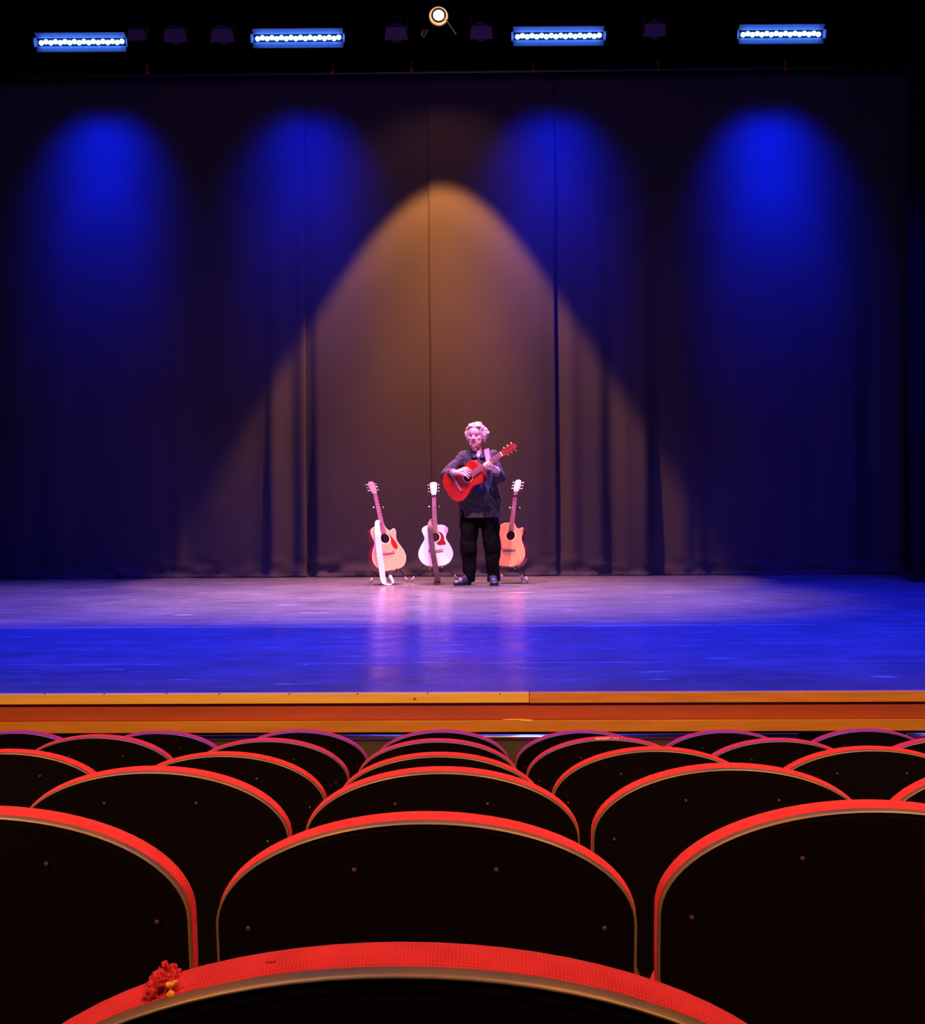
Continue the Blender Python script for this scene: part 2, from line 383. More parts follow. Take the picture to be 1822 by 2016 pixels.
M['led_core'] = mat('led_core', (.1, .2, .6), .3, emit=(.10, .32, 1.0), estr=42)
M['led_case'] = mat('led_case', (.015, .015, .018), .5)
M['led_glow_flap'] = mat('led_glow_flap', (.04, .05, .14), .7)
def led_bar(px, py, wd, n, label):
    p = at(px, py, BAR_Y); L_ = wd/F*BAR_Y
    e = empty('led_bar', p, label=label, cat='stage light', group=None)
    e.rotation_euler = (R(20), .006, 0)              # lenses turned down and outwards
    h = .045
    b = BM(); box(b, (0, .055, 0), (L_+.06, .07, h+.03), bevel=.006); link('housing', b, M['led_case'], e)
    b = BM()
    for s in (1, -1): box(b, (0, -.012, s*(.042+.034)), (L_+.05, .003, .085), Matrix.Rotation(s*R(42), 3, 'X'))
    for s in (1, -1): box(b, (s*(L_/2+.034), -.01, 0), (.003, .06, .10), Matrix.Rotation(s*R(25), 3, 'Z'))
    link('added_glow_flap', b, M['led_glow_flap'], e)  # flaps added to catch the LED light as a glow around the bar
    for k in range(n):
        x = -L_/2+.028+(L_-.056)*k/(n-1)
        b = BM(); ball(b, (x, .014, (.006 if k % 2 else -.006)), (.027, .016, .027), u=12, v=8)
        link('led_lens', b, M['led_core'], e, smooth=True)
    for s in (-1, 1):
        b = BM(); zt = .30
        zt = PZ-p.z; tube(b, [(s*(L_/2-.12), .085*math.cos(R(20)), 0), (s*(L_/2-.12), .05, zt-.02)], .008, 8)
        bmesh.ops.transform(b, matrix=Matrix.Rotation(-R(20), 4, 'X'), verts=b.verts); link('bracket', b, M['black_metal'], e)
led_bar(*BARS[0][:3], 18, 'glowing blue light bar on the pipe, furthest left of the four')
led_bar(*BARS[1][:3], 18, 'glowing blue light bar just left of the warm spotlight')
led_bar(*BARS[2][:3], 18, 'glowing blue light bar just right of the warm spotlight')
led_bar(*BARS[3][:3], 17, 'glowing blue light bar on the pipe, furthest right of the four')

# warm spotlight with barn doors
M['hot_lens'] = mat('hot_lens', (.9, .7, .4), .2, emit=(1, .50, .17), estr=30)
M['door_inner'] = mat('barn_door_metal', (.35, .33, .30), .5)
e = empty('spotlight', WARM_L, label='bright warm spotlight with open barn doors, the only orange lamp', cat='stage light')
tilt = Matrix.Rotation(R(38), 3, 'X')                 # the lens looks down and out to the hall
def T(v): return tilt @ Vector(v)
b = BM()
tube(b, [T((0, .34, 0)), T((0, .10, 0)), T((0, .03, 0)), T((0, .0, 0))], [.06, .095, .10, .10], 20); link('housing', b, M['black_metal'], e)
b = BM(); ball(b, T((0, .012, 0)), (.070, .030, .066), tilt, 20, 12); link('lens', b, M['hot_lens'], e, smooth=True)
b = BM(); rr = []
for y, r in ((.03, .068), (-.02, .100), (-.04, .112), (-.04, .116), (.0, .104), (.03, .10)): rr.append([b.verts.new(T((r*math.cos(a), y, r*math.sin(a)))) for a in [2*math.pi*q/28 for q in range(28)]])
for r0, r1 in zip(rr, rr[1:]):
    for i in range(28): b.faces.new((r0[i], r0[(i+1) % 28], r1[(i+1) % 28], r1[i]))
link('added_glow_ring', b, M['door_inner'], e, smooth=True)  # flared ring added round the lens to widen its warm glow
def door(pts):
    b = BM(); vs = [b.verts.new(T(p)) for p in pts]; b.faces.new(vs)
    o = link('barn_door', b, M['door_inner'], e); s = o.modifiers.new('t', 'SOLIDIFY'); s.thickness = .004
def local(px, py, Y): return tuple(tilt.inverted() @ (at(px, py, Y)-WARM_L))
door([local(831, 59, 15.9), local(844, 57.5, 15.86), local(834, 74, 15.75), local(829, 68, 15.8)])
door([local(876, 36, 16.0), local(879, 37, 15.9), local(900, 67, 15.72), local(898.5, 68, 15.85)])
door([local(850, 45, 15.97), local(876, 45, 15.97), local(884, 75, 15.96), local(842, 75, 15.96)][::-1]) if False else None
b = BM(); top = Vector((0, 0, PZ-WARM_L.z))
for s in (-1, 1): tube(b, [(s*.115, .08, -.05), (s*.115, .0, top.z-.05), (0, -.10, top.z-.03)], .008, 8)
link('yoke', b, M['black_metal'], e)

# unlit lamps between the bars
M['gel'] = mat('gel_sheet', (.07, .04, .075), .5)
def par_can(px, py, w_, label):
    p = at(px, py, BAR_Y-.05); e = empty('stage_lamp', p, label=label, cat='stage light', group='unlit lamps on the pipe')
    e.rotation_euler = (R(25), 0, 0); r = w_/2/F*BAR_Y
    b = BM(); tube(b, [(0, .32, 0), (0, .26, 0), (0, .06, 0), (0, 0, 0)], [r*.5, r*.75, r*.8, r*.8], 18); link('housing', b, M['black_metal'], e, smooth=False)
    b = BM(); prism(b, [(-r, -r*.55), (r, -r*.55), (r*.82, r*.5), (-r*.82, r*.5)], .01, -.012); link('gel_frame', b, M['gel'], e)
    b = BM()
    for s in (-1, 1): tube(b, [(s*r*.9, .12, 0), (s*r*.9, .10, .14), (0, .10, .17)], .007, 8)
    bmesh.ops.transform(b, matrix=Matrix.Rotation(0, 4, 'X'), verts=b.verts)
    q = Matrix.Rotation(-R(25), 3, 'X') @ Vector((0, BAR_Y+.05-p.y, PZ-p.z-.02)); tube(b, [(0, .10, .17), q], .009, 8)
    link('yoke', b, M['black_metal'], e)
for px, py, w_, lab in ((270, 68, 38, 'unlit stage lamp beside the end of the leftmost blue bar'), (345, 69, 48, 'unlit stage lamp with dim mauve gel, nearer the leftmost blue bar'),
    (438, 69, 48, 'unlit stage lamp with dim mauve gel, left of the second blue bar'), (780, 65, 46, 'unlit stage lamp left of the warm spotlight'),
    (948, 63, 46, 'unlit stage lamp right of the warm spotlight'), (1290, 58, 46, 'unlit stage lamp right of the third blue bar')):
    par_can(px, py, w_, lab)
M['red_clamp'] = mat('red_clamp', (.35, .02, .02), .5)
for px, py, lab in ((290, 133, 'tiny red clamp on the batten, leftmost of the row'), (655, 132, 'tiny red clamp on the batten below the second blue bar'),
    (811, 128, 'tiny red clamp on the batten nearest left of the spotlight'), (1050, 129, 'tiny red clamp on the batten below the third blue bar'),
    (1296, 126, 'tiny red clamp on the batten between the two right blue bars'), (1547, 126, 'tiny red clamp on the batten, rightmost of the row')):
    p = at(px, py, CURT-.06); b = BM()
    box(b, p+Vector((0, 0, 0)), (.022, .03, .10), bevel=.004); box(b, p+Vector((0, 0, -.06)), (.04, .07, .03), bevel=.004)
    link('batten_clamp', b, M['red_clamp'], label=lab, cat='clamp', group='red clamps on the drape batten')

# ------------------------------------------------------------------ front wash lanterns above the frame (with the shutter plate that cuts the beam)
for k, (x, y, z, pw, d_, sz_) in enumerate(PINKS):
    e = empty('profile_lantern', (x, y, z), label='black lantern high over the stage, ' + ('leftmost of four', 'second from left', 'third from left', 'rightmost of four')[k], cat='stage light')
    b = BM(); yc = 1.25/z*.42 if False else .42*(9.72-y)/z
    box(b, (0, -.42*(y-9.72)/z-.5, -.42), (1.0, 1.0, .006)); link('shutter', b, M['black_metal'], e)
    b = BM(); box(b, (0, -.28, .10), (.22, .5, .22), Matrix.Rotation(R(-45), 3, 'X'), bevel=.02); link('housing', b, M['black_metal'], e)
    b = BM(); tube(b, [(0, -.3, .2), (0, -.3, 3.0)], .02, 8); link('hanger', b, M['black_metal'], e)

# ------------------------------------------------------------------ seats
SA, SB, SH, ZB = .2545, .132, .88, .40
TILT = R(10)
def outline(ins, n=40):
    a, bt = SA-ins, SB-ins*.8; zc = SH-SB; out = []
    zb = ZB+ins
    out.append((-a*.90, zb)); out.append((-a*.965, zb+.10)); out.append((-a*.99, zc-.14)); out.append((-a, zc-.06))
    for i in range(n+1):
        t = math.pi*(1-i/n); out.append((a*math.cos(t), zc+bt*math.sin(t)))
    out += [(a, zc-.06), (a*.99, zc-.14), (a*.965, zb+.10), (a*.90, zb)]
    return out
def ringed(bm, prof, close_front=True, close_back=True):
    rings = []
    for y, ins in prof:
        rings.append([bm.verts.new((x, y, z)) for x, z in outline(ins)])
    n = len(rings[0])
    for r0, r1 in zip(rings, rings[1:]):
        for i in range(n): bm.faces.new((r0[i], r0[(i+1) % n], r1[(i+1) % n], r1[i]))
    if close_back: bm.faces.new(rings[0])
    if close_front: bm.faces.new(rings[-1][::-1])
def tilt_back(bm):
    bmesh.ops.transform(bm, matrix=Matrix.Translation((0, 0, ZB)) @ Matrix.Rotation(TILT, 4, 'X') @ Matrix.Translation((0, 0, -ZB)), verts=bm.verts)
def seat_meshes():
    d = {}
    def keep(name, bm, m, smooth=True):
        o = link(name, bm, m, smooth=smooth); d[name] = o.data; bpy.data.objects.remove(o)
    b = BM(); ringed(b, [(-.005, .0032), (-.006, .012), (.004, .010), (.006, .02)], True, True); tilt_back(b); keep('back_shell', b, M['seat_shell'], False)
    b = BM(); ringed(b, [(-.0055, .0032), (-.0068, .0024), (-.0068, .0009), (-.0052, .0), (.004, .0), (.004, .0032), (-.0055, .0032)], False, False); tilt_back(b); keep('edge_trim', b, M['seat_trim'])
    b = BM(); ringed(b, [(.003, .0055), (.006, .0022), (.011, -.0003), (.020, -.0014), (.028, -.0008), (.036, .0025), (.043, .010), (.050, .03), (.058, .07), (.062, .12)]); tilt_back(b); keep('back_cushion', b, M['red_fabric'])
    b = BM(); box(b, (0, .275, .455), (.42, .40, .09), Matrix.Rotation(R(4), 3, 'X'), bevel=.03); keep('seat_cushion', b, M['red_fabric'])
    b = BM(); box(b, (0, .275, .404), (.39, .36, .012), Matrix.Rotation(R(4), 3, 'X'), bevel=.004); keep('seat_pan', b, M['seat_shell'])
    for s, nm in ((-1, 'l'), (1, 'r')):
        b = BM(); prism(b, [(-.03+.08, 0), (.30, 0), (.28, .03), (.16, .06), (.13, .42), (.08, .46), (.05, .42)], .03, -.015)
        bmesh.ops.transform(b, matrix=Matrix.Translation((s*.235, 0, 0)) @ Matrix.Rotation(R(90), 4, 'Z'), verts=b.verts); keep('leg_'+nm, b, M['cast_iron'], False)
    b = BM(); box(b, (-.262, .24, .555), (.042, .24, .022), bevel=.008); box(b, (-.255, .15, .47), (.022, .05, .16)); keep('armrest', b, M['armwood'], False)
    b = BM(); ball(b, (0, 0, 0), (.0032, .002, .0032)); keep('screw', b, M['brass'])
    return d
SM = seat_meshes()
TOP_Y, TOP_Z = -math.sin(TILT)*(SH-ZB), ZB+math.cos(TILT)*(SH-ZB)
GROUPS = {1: 'seats of the nearest row', 2: 'seats of the second row from the camera', 3: 'seats of the third row from the camera', 4: 'seats of the fourth row from the camera',
          5: 'seats of the fifth row from the camera', 6: 'seats of the row nearest the stage'}
def seat(px, py, Y, row, label):
    ct, st_ = math.cos(TILT), math.sin(TILT)
    top = at(px, py, Y+.022*ct)-Vector((0, .022*ct, .022*st_+.0014))
    e = empty('theatre_seat', (top.x, Y-TOP_Y, top.z-TOP_Z), label=label, cat='seat', group=GROUPS[row])
    for nm in ('back_shell', 'edge_trim', 'back_cushion', 'seat_cushion', 'seat_pan', 'armrest'): obj_mesh(nm, SM[nm], e)
    obj_mesh('leg', SM['leg_l'], e); obj_mesh('leg', SM['leg_r'], e)
    for sx, dz in ((-.085, .060), (.085, .060), (-.215, .135), (.215, .135)):
        o = obj_mesh('screw', SM['screw'], e); h = SH-dz-ZB
        o.location = (sx, -math.sin(TILT)*h-.0085, ZB+math.cos(TILT)*h)
    return e
ORD = {-3: 'seat third left of the middle', -2: 'seat second left of the middle', -1: 'seat just left of the middle', 0: 'seat in the middle', 1: 'seat just right of the middle', 2: 'seat second right of the middle', 3: 'seat third right of the middle'}
ROWN = {1: 'the nearest row', 2: 'the second row from the camera', 3: 'the third row from the camera', 4: 'the fourth row from the camera', 5: 'the fifth row from the camera', 6: 'the front row by the stage'}
YR = lambda k: 1.637+.878*(k-2)
rows = {
 1: (790, 908, {0: 1866, -1: 1852, 1: 1848}),
 2: (838, 874, {0: 1600, -1: 1589, 1: 1577}),
 3: (869.5, 569, {0: 1510, -1: 1509, 1: 1503, 2: 1499, -2: 1511}),
 4: (865, 424, {0: 1481, -1: 1480, -2: 1475, 1: 1470, 2: 1469}),
 5: (862, 335, {0: 1454, -1: 1453, -2: 1446, 1: 1450, 2: 1453, 3: 1450, -3: 1451}),
 6: (870, 278, {0: 1436, -1: 1436, -2: 1438.5, -3: 1438, 1: 1437, 2: 1436.5, 3: 1434}),
}
front_seat = None
for k in range(1, 7):
    cx, pitch, ys = rows[k]
    if k == 1: pitch = .53*F/YR(1)
    for n, py in sorted(ys.items()):
        look = 'red-rimmed '
        if k == 1 and n == 0: look = 'torn red-rimmed '
        if k == 5 and n == 1: look = 'worn red-rimmed '
        s = seat(cx+n*pitch, py, YR(k), k, look + ORD[n] + ' of ' + ROWN[k])
        if k == 1 and n == 0: front_seat = s
        if k == 5 and n == 1: worn_seat = s
bpy.context.view_layer.update()
# torn tuft on the nearest seat's rim
def to_local(o, p): return p - Vector(o.location)
def rim_point(x, y=.02, ins=-.0010):
    z = SH-SB+(SB-ins*.8)*math.sqrt(max(0, 1-(x/(SA-ins))**2))
    v = Vector((x, y, z-ZB)); v = Matrix.Rotation(TILT, 3, 'X') @ v; return v+Vector((0, 0, ZB))
tx = -.136
b = BM()
for i in range(110):
    dx = random.triangular(-.012, .010, -.001); q = rim_point(tx+dx, random.uniform(.008, .03)); hh = .0085*(1-abs(dx+.001)/.012)
    ball(b, q+Vector((0, 0, random.uniform(-.003, hh))), (random.uniform(.0011, .0026), .0018, random.uniform(.0010, .0022)), u=8, v=6)
for i in range(14):
    dx = random.uniform(-.010, .008); q = rim_point(tx+dx, random.uniform(.010, .026)); t_ = q+Vector((random.uniform(-.003, .003), random.uniform(-.003, .003), random.uniform(.004, .0115)*(1-abs(dx)/.013)))
    cap(b, q, t_, .0016, .0007, 6)
remesh('torn_tuft', b, M['red_fabric'], .0007, front_seat, 1, .0010, .002, label='ragged red tuft of torn fabric')
b = BM()
for i in range(7):
    q = rim_point(tx+.0075+random.uniform(-.002, .002), random.uniform(.008, .013)); ball(b, q+Vector((0, -.004, random.uniform(-.0045, .0045))), random.uniform(.0014, .0026), u=8, v=6)
remesh('exposed_foam', b, M['foam'], .0008, front_seat, 1, .0006, .003, label='yellow foam showing through the tear')
b = BM()
for i in range(5): ball(b, rim_point(-.074+random.uniform(-.002, .002), .018), (.0016, .002, .0016), u=8, v=6)
remesh('pill_of_fabric', b, M['red_fabric'], .0008, front_seat, 1, .0005, .003)
b = BM()
for i in range(2600):
    x = random.uniform(-.235, .235); q = rim_point(x, random.uniform(.010, .028), random.uniform(.0000, .0014))
    d = Vector((random.gauss(0, .6)+x*2, random.gauss(0, .5), random.uniform(.3, 1))).normalized()*random.uniform(.0004, .0013)
    s_ = Vector((.00012, 0, 0)); v = [b.verts.new(q-s_), b.verts.new(q+s_), b.verts.new(q+d)]; b.faces.new(v)
link('fabric_fuzz', b, M['red_fabric'], front_seat, kind='stuff')
b = BM()
for i in range(20): ball(b, rim_point(random.uniform(-.045, .045), random.uniform(.004, .012), -.0005), (random.uniform(.003, .008), .003, .003), u=8, v=6)
remesh('worn_patch', b, M['foam'], .0012, worn_seat, 1, .0008, .004)

# ------------------------------------------------------------------ guitars
def half_outline(kind):
    pts = {
     'dread': [(0, -.190), (.085, -.187), (.155, -.155), (.193, -.085), (.192, -.02), (.165, .045), (.138, .095), (.131, .135), (.141, .185), (.147, .225), (.132, .265), (.085, .287), (.030, .290)],
     'round': [(0, -.182), (.085, -.178), (.155, -.140), (.194, -.070), (.190, -.005), (.160, .060), (.130, .110), (.120, .145), (.132, .185), (.148, .225), (.138, .262), (.09, .287), (.030, .291)],
     'classic': [(0, -.165), (.08, -.162), (.145, -.130), (.183, -.065), (.181, .0), (.155, .065), (.128, .115), (.118, .155), (.127, .20), (.140, .245), (.130, .290), (.085, .318), (.03, .323)]}
    if kind.startswith('cut'):
        R_ = [(0, -.190), (.085, -.187), (.155, -.155), (.193, -.085), (.190, -.02), (.163, .045), (.138, .095), (.130, .135), (.137, .175), (.145, .210), (.140, .236), (.122, .243), (.102, .232), (.078, .226), (.054, .240), (.036, .268), (.030, .290)]
        return R_, pts['dread']
    return pts[kind], pts[kind]
def make_guitar(spec, saddle, nut, e_dir, label):
    """saddle and nut are world points; e_dir: roughly where the soundboard faces"""
    saddle, nut = Vector(saddle), Vector(nut); y_ = (nut-saddle); SL = y_.length; y_.normalize()
    e_dir = Vector(e_dir); z_ = (e_dir-y_*e_dir.dot(y_)).normalized(); x_ = y_.cross(z_)
    mw = Matrix.Translation(saddle) @ Matrix((x_, y_, z_)).transposed().to_4x4()
    g = bpy.data.objects.new('guitar', None); C.objects.link(g); g.matrix_world = mw; g.empty_display_size = .1
    tag(g, label, 'guitar', None)
    k = SL/.645
    RR, LL = half_outline(spec['shape'])
    right = catmull([(x, y, 0) for x, y in RR], 5); left = catmull([(-x, y, 0) for x, y in LL], 5)
    out = [(p.x*k, p.y*k) for p in right] + [(p.x*k, p.y*k) for p in reversed(left)][:-1]
    D = .105*k; n = len(out)
    # body: sides and back
    b = BM(); A = [b.verts.new((x, y, -.004)) for x, y in out]; B = [b.verts.new((x, y, -D)) for x, y in out]
    I = [b.verts.new((x*.975, y*.985, -.004)) for x, y in out]; J = [b.verts.new((x*.975, y*.985, -D+.004)) for x, y in out]
    for i in range(n):
        j = (i+1) % n
        b.faces.new((A[i], A[j], B[j], B[i])); b.faces.new((I[i], J[i], J[j], I[j])); b.faces.new((A[i], I[i], I[j], A[j]))
    b.faces.new(B); b.faces.new(J)
    body = link('body', b, M[spec['side']], g)
    # soundboard with a real hole
    hy, hr = (.150*k, .050*k)
    b = BM(); A = [b.verts.new((x*1.004, y*1.003, 0)) for x, y in out]; H = [b.verts.new((hr*math.cos(t), hy+hr*math.sin(t), 0)) for t in [2*math.pi*i/32 for i in range(32)]]
    es = [b.edges.new((A[i], A[(i+1) % n])) for i in range(n)] + [b.edges.new((H[i], H[(i+1) % 32])) for i in range(32)]
    bmesh.ops.triangle_fill(b, use_beauty=True, use_dissolve=False, edges=es)
    for f in [f for f in b.faces if (f.calc_center_median()-Vector((0, hy, 0))).length < hr*.9 and all(v in H for v in f.verts)]: b.faces.remove(f)
    r = bmesh.ops.extrude_face_region(b, geom=list(b.faces)); bmesh.ops.translate(b, vec=(0, 0, -.004), verts=[v for v in r['geom'] if isinstance(v, bmesh.types.BMVert)])
    link('soundboard', b, M[spec['top']], g)
    b = BM()
    for rr, wd in ((hr*1.12, .0035), (hr*1.28, .002)):
        P = [(rr*math.cos(2*math.pi*i/40), hy+rr*math.sin(2*math.pi*i/40)) for i in range(40)]; Q = [(x*(1+wd/rr*1.0), hy+(y-hy)*(1+wd/rr)) for x, y in P]
        a1 = [b.verts.new((x, y, .0006)) for x, y in P]; b1 = [b.verts.new((x, y, .0006)) for x, y in Q]
        for i in range(40): b.faces.new((a1[i], a1[(i+1) % 40], b1[(i+1) % 40], b1[i]))
    link('rosette', b, M[spec.get('rosette', 'ivory')], g)
    b = BM(); tube(b, [Vector((x*1.002, y*1.002, -.002)) for x, y in out+out[:1]], .0024, 6, False); link('binding', b, M[spec.get('binding', 'ivory')], g, smooth=True)
    # neck, fretboard, head
    wn, wb = spec.get('neck', (.022, .028)); yb = out[len(right)-1][1]
    ye = hy+hr+.004
    b = BM(); ns = 10; rings = []
    for i in range(ns+1):
        t = i/ns; y = yb-.02+(SL-yb+.02)*t; ww = (wb+(wn-wb)*t)
        dp = .020+.028*max(0, 1-t*6)
        rings.append([b.verts.new((ww*math.cos(a), y, .002-dp*math.sin(a))) for a in [math.pi*q/8 for q in range(9)]])
    for r0, r1 in zip(rings, rings[1:]):
        for q in range(8): b.faces.new((r0[q], r0[q+1], r1[q+1], r1[q]))
        b.faces.new((r0[8], r0[0], r1[0], r1[8]))
    b.faces.new(rings[0]); b.faces.new(rings[-1]); link('neck', b, M[spec['side'] if spec.get('darkneck') else 'head_pink'], g)
    b = BM(); a1 = [(-wb*1.04, ye), (wb*1.04, ye), (wn, SL), (-wn, SL)]
    lo = [b.verts.new((x, y, .001)) for x, y in a1]; hi = [b.verts.new((x*.98, y, .008)) for x, y in a1]
    b.faces.new(lo[::-1]); b.faces.new(hi)
    for i in range(4): b.faces.new((lo[i], lo[(i+1) % 4], hi[(i+1) % 4], hi[i]))
    fb = link('fretboard', b, M[spec.get('board', 'rosewood')], g)
    b = BM()
    for f in range(1, 21):
        y = SL*2**(-f/12)
        if y < ye+.002: break
        ww = wn+(wb-wn)*(SL-y)/(SL-ye)
        box(b, (0, y, .009), (2*ww*.97, .0022, .002))
    link('frets', b, M['strings'], fb)
    b = BM(); box(b, (0, SL+.003, .007), (2*wn, .006, .012)); link('nut', b, M['ivory'], g)
    HL, hw = spec.get('head', (.165, .040))
    hb = Matrix.Translation((0, SL+.005, .002)) @ Matrix.Rotation(R(-13), 4, 'X')
    sh = spec.get('headshape', 'flare')
    if sh == 'flare': hp = [(-wn, 0), (wn, 0), (hw*.80, HL*.22), (hw, HL*.85), (hw*.86, HL*.94), (hw*.45, HL*.97), (0, HL), (-hw*.45, HL*.97), (-hw*.86, HL*.94), (-hw, HL*.85), (-hw*.80, HL*.22)]
    elif sh == 'round': hp = [(-wn, 0), (wn, 0), (hw*.78, HL*.2), (hw*.86, HL*.55), (hw*.88, HL*.78), (hw*.6, HL*.94), (0, HL), (-hw*.6, HL*.94), (-hw*.88, HL*.78), (-hw*.86, HL*.55), (-hw*.78, HL*.2)]
    else: hp = [(-wn, 0), (wn, 0), (hw*.85, HL*.12), (hw*.85, HL*.85), (hw*.55, HL*.96), (0, HL), (-hw*.55, HL*.96), (-hw*.85, HL*.85), (-hw*.85, HL*.12)]
    b = BM(); A = [b.verts.new((x, y, 0)) for x, y in hp]; B = [b.verts.new((x, y, -.015)) for x, y in hp]
    b.faces.new(A); b.faces.new(B[::-1])
    for i in range(len(hp)): b.faces.new((A[i], A[(i+1) % len(hp)], B[(i+1) % len(hp)], B[i]))
    bmesh.ops.transform(b, matrix=hb, verts=b.verts); hd = link('headstock', b, M[spec['headmat']], g)
    if sh == 'slot':
        for s in (-1, 1):
            b = BM(); box(b, (s*hw*.40, HL*.5, .0005), (.013, HL*.66, .002), bevel=.0008); bmesh.ops.transform(b, matrix=hb, verts=b.verts); link('string_slot', b, M['mahogany'], hd)
    else:
        b = BM(); box(b, (0, .012, .001), (.012, .016, .002)); bmesh.ops.transform(b, matrix=hb, verts=b.verts); link('rod_cover', b, M['black_satin'], hd)
    kn = spec.get('knob', 'chrome')
    for s in (-1, 1):
        for i in range(3):
            y = HL*(.27+.25*i); xx = hw*(.84+.03*i)
            b = BM()
            tube(b, [(s*xx*.7, y, -.008 if sh != 'slot' else -.006), (s*(xx+.016), y, -.010)], .003, 8)
            kd = -.010
            if sh == 'slot': ball(b, (s*(xx+.012), y, -.030), (.010, .007, .014), u=10, v=8); tube(b, [(s*(xx+.008), y, -.008), (s*(xx+.012), y, -.03)], .003, 8)
            else:
                ball(b, (s*(xx+.022), y, kd), (.010, .0085, .006), u=10, v=8)
                tube(b, [(s*xx*.55, y, 0), (s*xx*.55, y, .009)], .004, 8)
            bmesh.ops.transform(b, matrix=hb, verts=b.verts); link('tuner', b, M[kn], hd, smooth=True)
    # bridge, pickguard, strings
    b = BM(); bw = spec.get('bridge', .080)
    P = [(-bw, -.012), (-bw*.5, -.020), (bw*.5, -.020), (bw, -.012), (bw, .008), (-bw, .008)]
    A = [b.verts.new((x, y, 0)) for x, y in P]; B = [b.verts.new((x, y, .009)) for x, y in P]; b.faces.new(A[::-1]); b.faces.new(B)
    for i in range(6): b.faces.new((A[i], A[(i+1) % 6], B[(i+1) % 6], B[i]))
    br = link('bridge', b, M[spec.get('bridgemat', 'dark_rosewood')], g)
    b = BM(); box(b, (0, 0, .0105), (.074, .003, .004)); link('saddle', b, M['ivory'], br)
    if spec.get('guard'):
        pts = [(x*k, y*k, 0) for x, y in spec['guard']]; P = catmull(pts, 5, True)
        b = BM(); A = [b.verts.new((p.x, p.y, .0003)) for p in P]; B = [b.verts.new((p.x, p.y, .0018)) for p in P]; b.faces.new(A[::-1]); b.faces.new(B)
        for i in range(len(P)): b.faces.new((A[i], A[(i+1) % len(P)], B[(i+1) % len(P)], B[i]))
        link('pickguard', b, M['tortoise'], g, label='dark red pickguard')
    for i in range(6):
        s = (i-2.5)/2.5; b = BM(); tube(b, [(s*.027, -.003, .012), (s*wn*.82, SL+.004, .0145)], .0006, 4); link('string', b, M['strings'], g)
    if spec.get('capo'):
        y = SL*spec['capo']; b = BM(); box(b, (0, y, .014), (2*wn+.014, .011, .010), bevel=.002); box(b, (0, y, -.026), (2*wn+.006, .011, .008), bevel=.002)
        box(b, (wn+.006, y, -.006), (.006, .012, .044), bevel=.002); link('capo', b, M['black_satin'], g)
    b = BM(); tube(b, [(0, out[0][1]-.012, -D/2), (0, out[0][1]+.004, -D/2)], [.007, .004], 10); link('strap_button', b, M['chrome'], g)
    return g
def world_child(name, bm, m, parent, **kw):
    """bm is in world coordinates"""
    bpy.context.view_layer.update()
    bmesh.ops.transform(bm, matrix=parent.matrix_world.inverted(), verts=bm.verts)
    return link(name, bm, m, parent, **kw)

GY = 15.12
guardL = [(.042, .196), (.062, .180), (.088, .145), (.114, .098), (.126, .056), (.114, .026), (.088, .026), (.068, .055), (.060, .095), (.066, .140), (.058, .172)]
guardM = [(.035, .207), (.060, .207), (.086, .186), (.101, .150), (.106, .110), (.120, .066), (.075, .058), (.035, .058), (.012, .083), (.034, .098), (.055, .118), (.065, .150), (.057, .182)]
g1 = make_guitar(dict(shape='cut', top='spruce_orange', side='mahogany', headmat='head_pink', headshape='round', head=(.150, .046), guard=guardL, bridgemat='rosewood'),
    at(764.5, 1087, GY), at(738, 971.5, GY+.12), (.52, -.85, .10), 'honey coloured cutaway acoustic guitar with white strap, leftmost on its stand')
g2 = make_guitar(dict(shape='round', top='spruce_pale', side='mahogany', headmat='head_pale', headshape='flare', head=(.155, .040), guard=guardM, capo=.985, bridgemat='rosewood'),
    at(858, 1083, GY), at(854.5, 974.5, GY+.12), (.03, -1, .10), 'very pale acoustic guitar with dark brown strap, the middle one on a stand')
g3 = make_guitar(dict(shape='cut', top='spruce_amber', side='mahogany', headmat='head_pale', headshape='round', head=(.150, .044), capo=.935, knob='ivory', bridgemat='rosewood'),
    at(1002.6, 1080.6, GY+.12), at(1016.3, 968.4, GY+.24), (-.42, -.90, .10), 'amber cutaway acoustic guitar on a stand, partly behind the standing person')

# straps of the stand guitars
def P(px, py, Y): return at(px, py, Y)
b = BM()
ribbon(b, [P(746, 1024, 15.22), P(743, 1030, 15.06), P(744, 1048, 14.985), P(745.5, 1070, 14.965), P(748, 1092, 14.95), P(751.5, 1115, 14.94), P(754, 1136, 14.93), P(757.5, 1147, 14.92), P(764, 1150.3, 14.95), P(771, 1150.6, 15.0), P(774.5, 1146, 15.04), P(770, 1137, 15.08), P(767, 1127, 15.14)],
    [Vector((.05, .01, 0)), Vector((.05, 0, 0)), Vector((.062, 0, 0)), Vector((.064, 0, 0)), Vector((.064, 0, 0)), Vector((.064, 0, 0)), Vector((.060, 0, 0)), Vector((.05, .03, .01)), Vector((.035, .05, .01)), Vector((.02, .055, .01)), Vector((.015, .05, 0)), Vector((.03, .03, 0)), Vector((.035, .01, 0))], .003)
world_child('strap', b, M['strap_white'], g1, label='white strap hanging to the floor')
b = BM()
ribbon(b, [P(852, 1020, 15.30), P(848, 1024, 15.13), P(846.5, 1036, 15.05), P(849, 1060, 15.02), P(852.5, 1087, 14.99), P(857, 1113, 14.97), P(860.5, 1133, 14.96), P(862.5, 1146, 14.97), P(862, 1148.2, 15.02), P(860, 1140, 15.1), P(859, 1122, 15.18)],
    [Vector((w_, 0, 0)) for w_ in (.012, .022, .050, .061, .061, .061, .061, .061, .055, .05, .04)], .004)
world_child('strap', b, M['strap_brown'], g2, label='dark brown strap hanging to the floor')
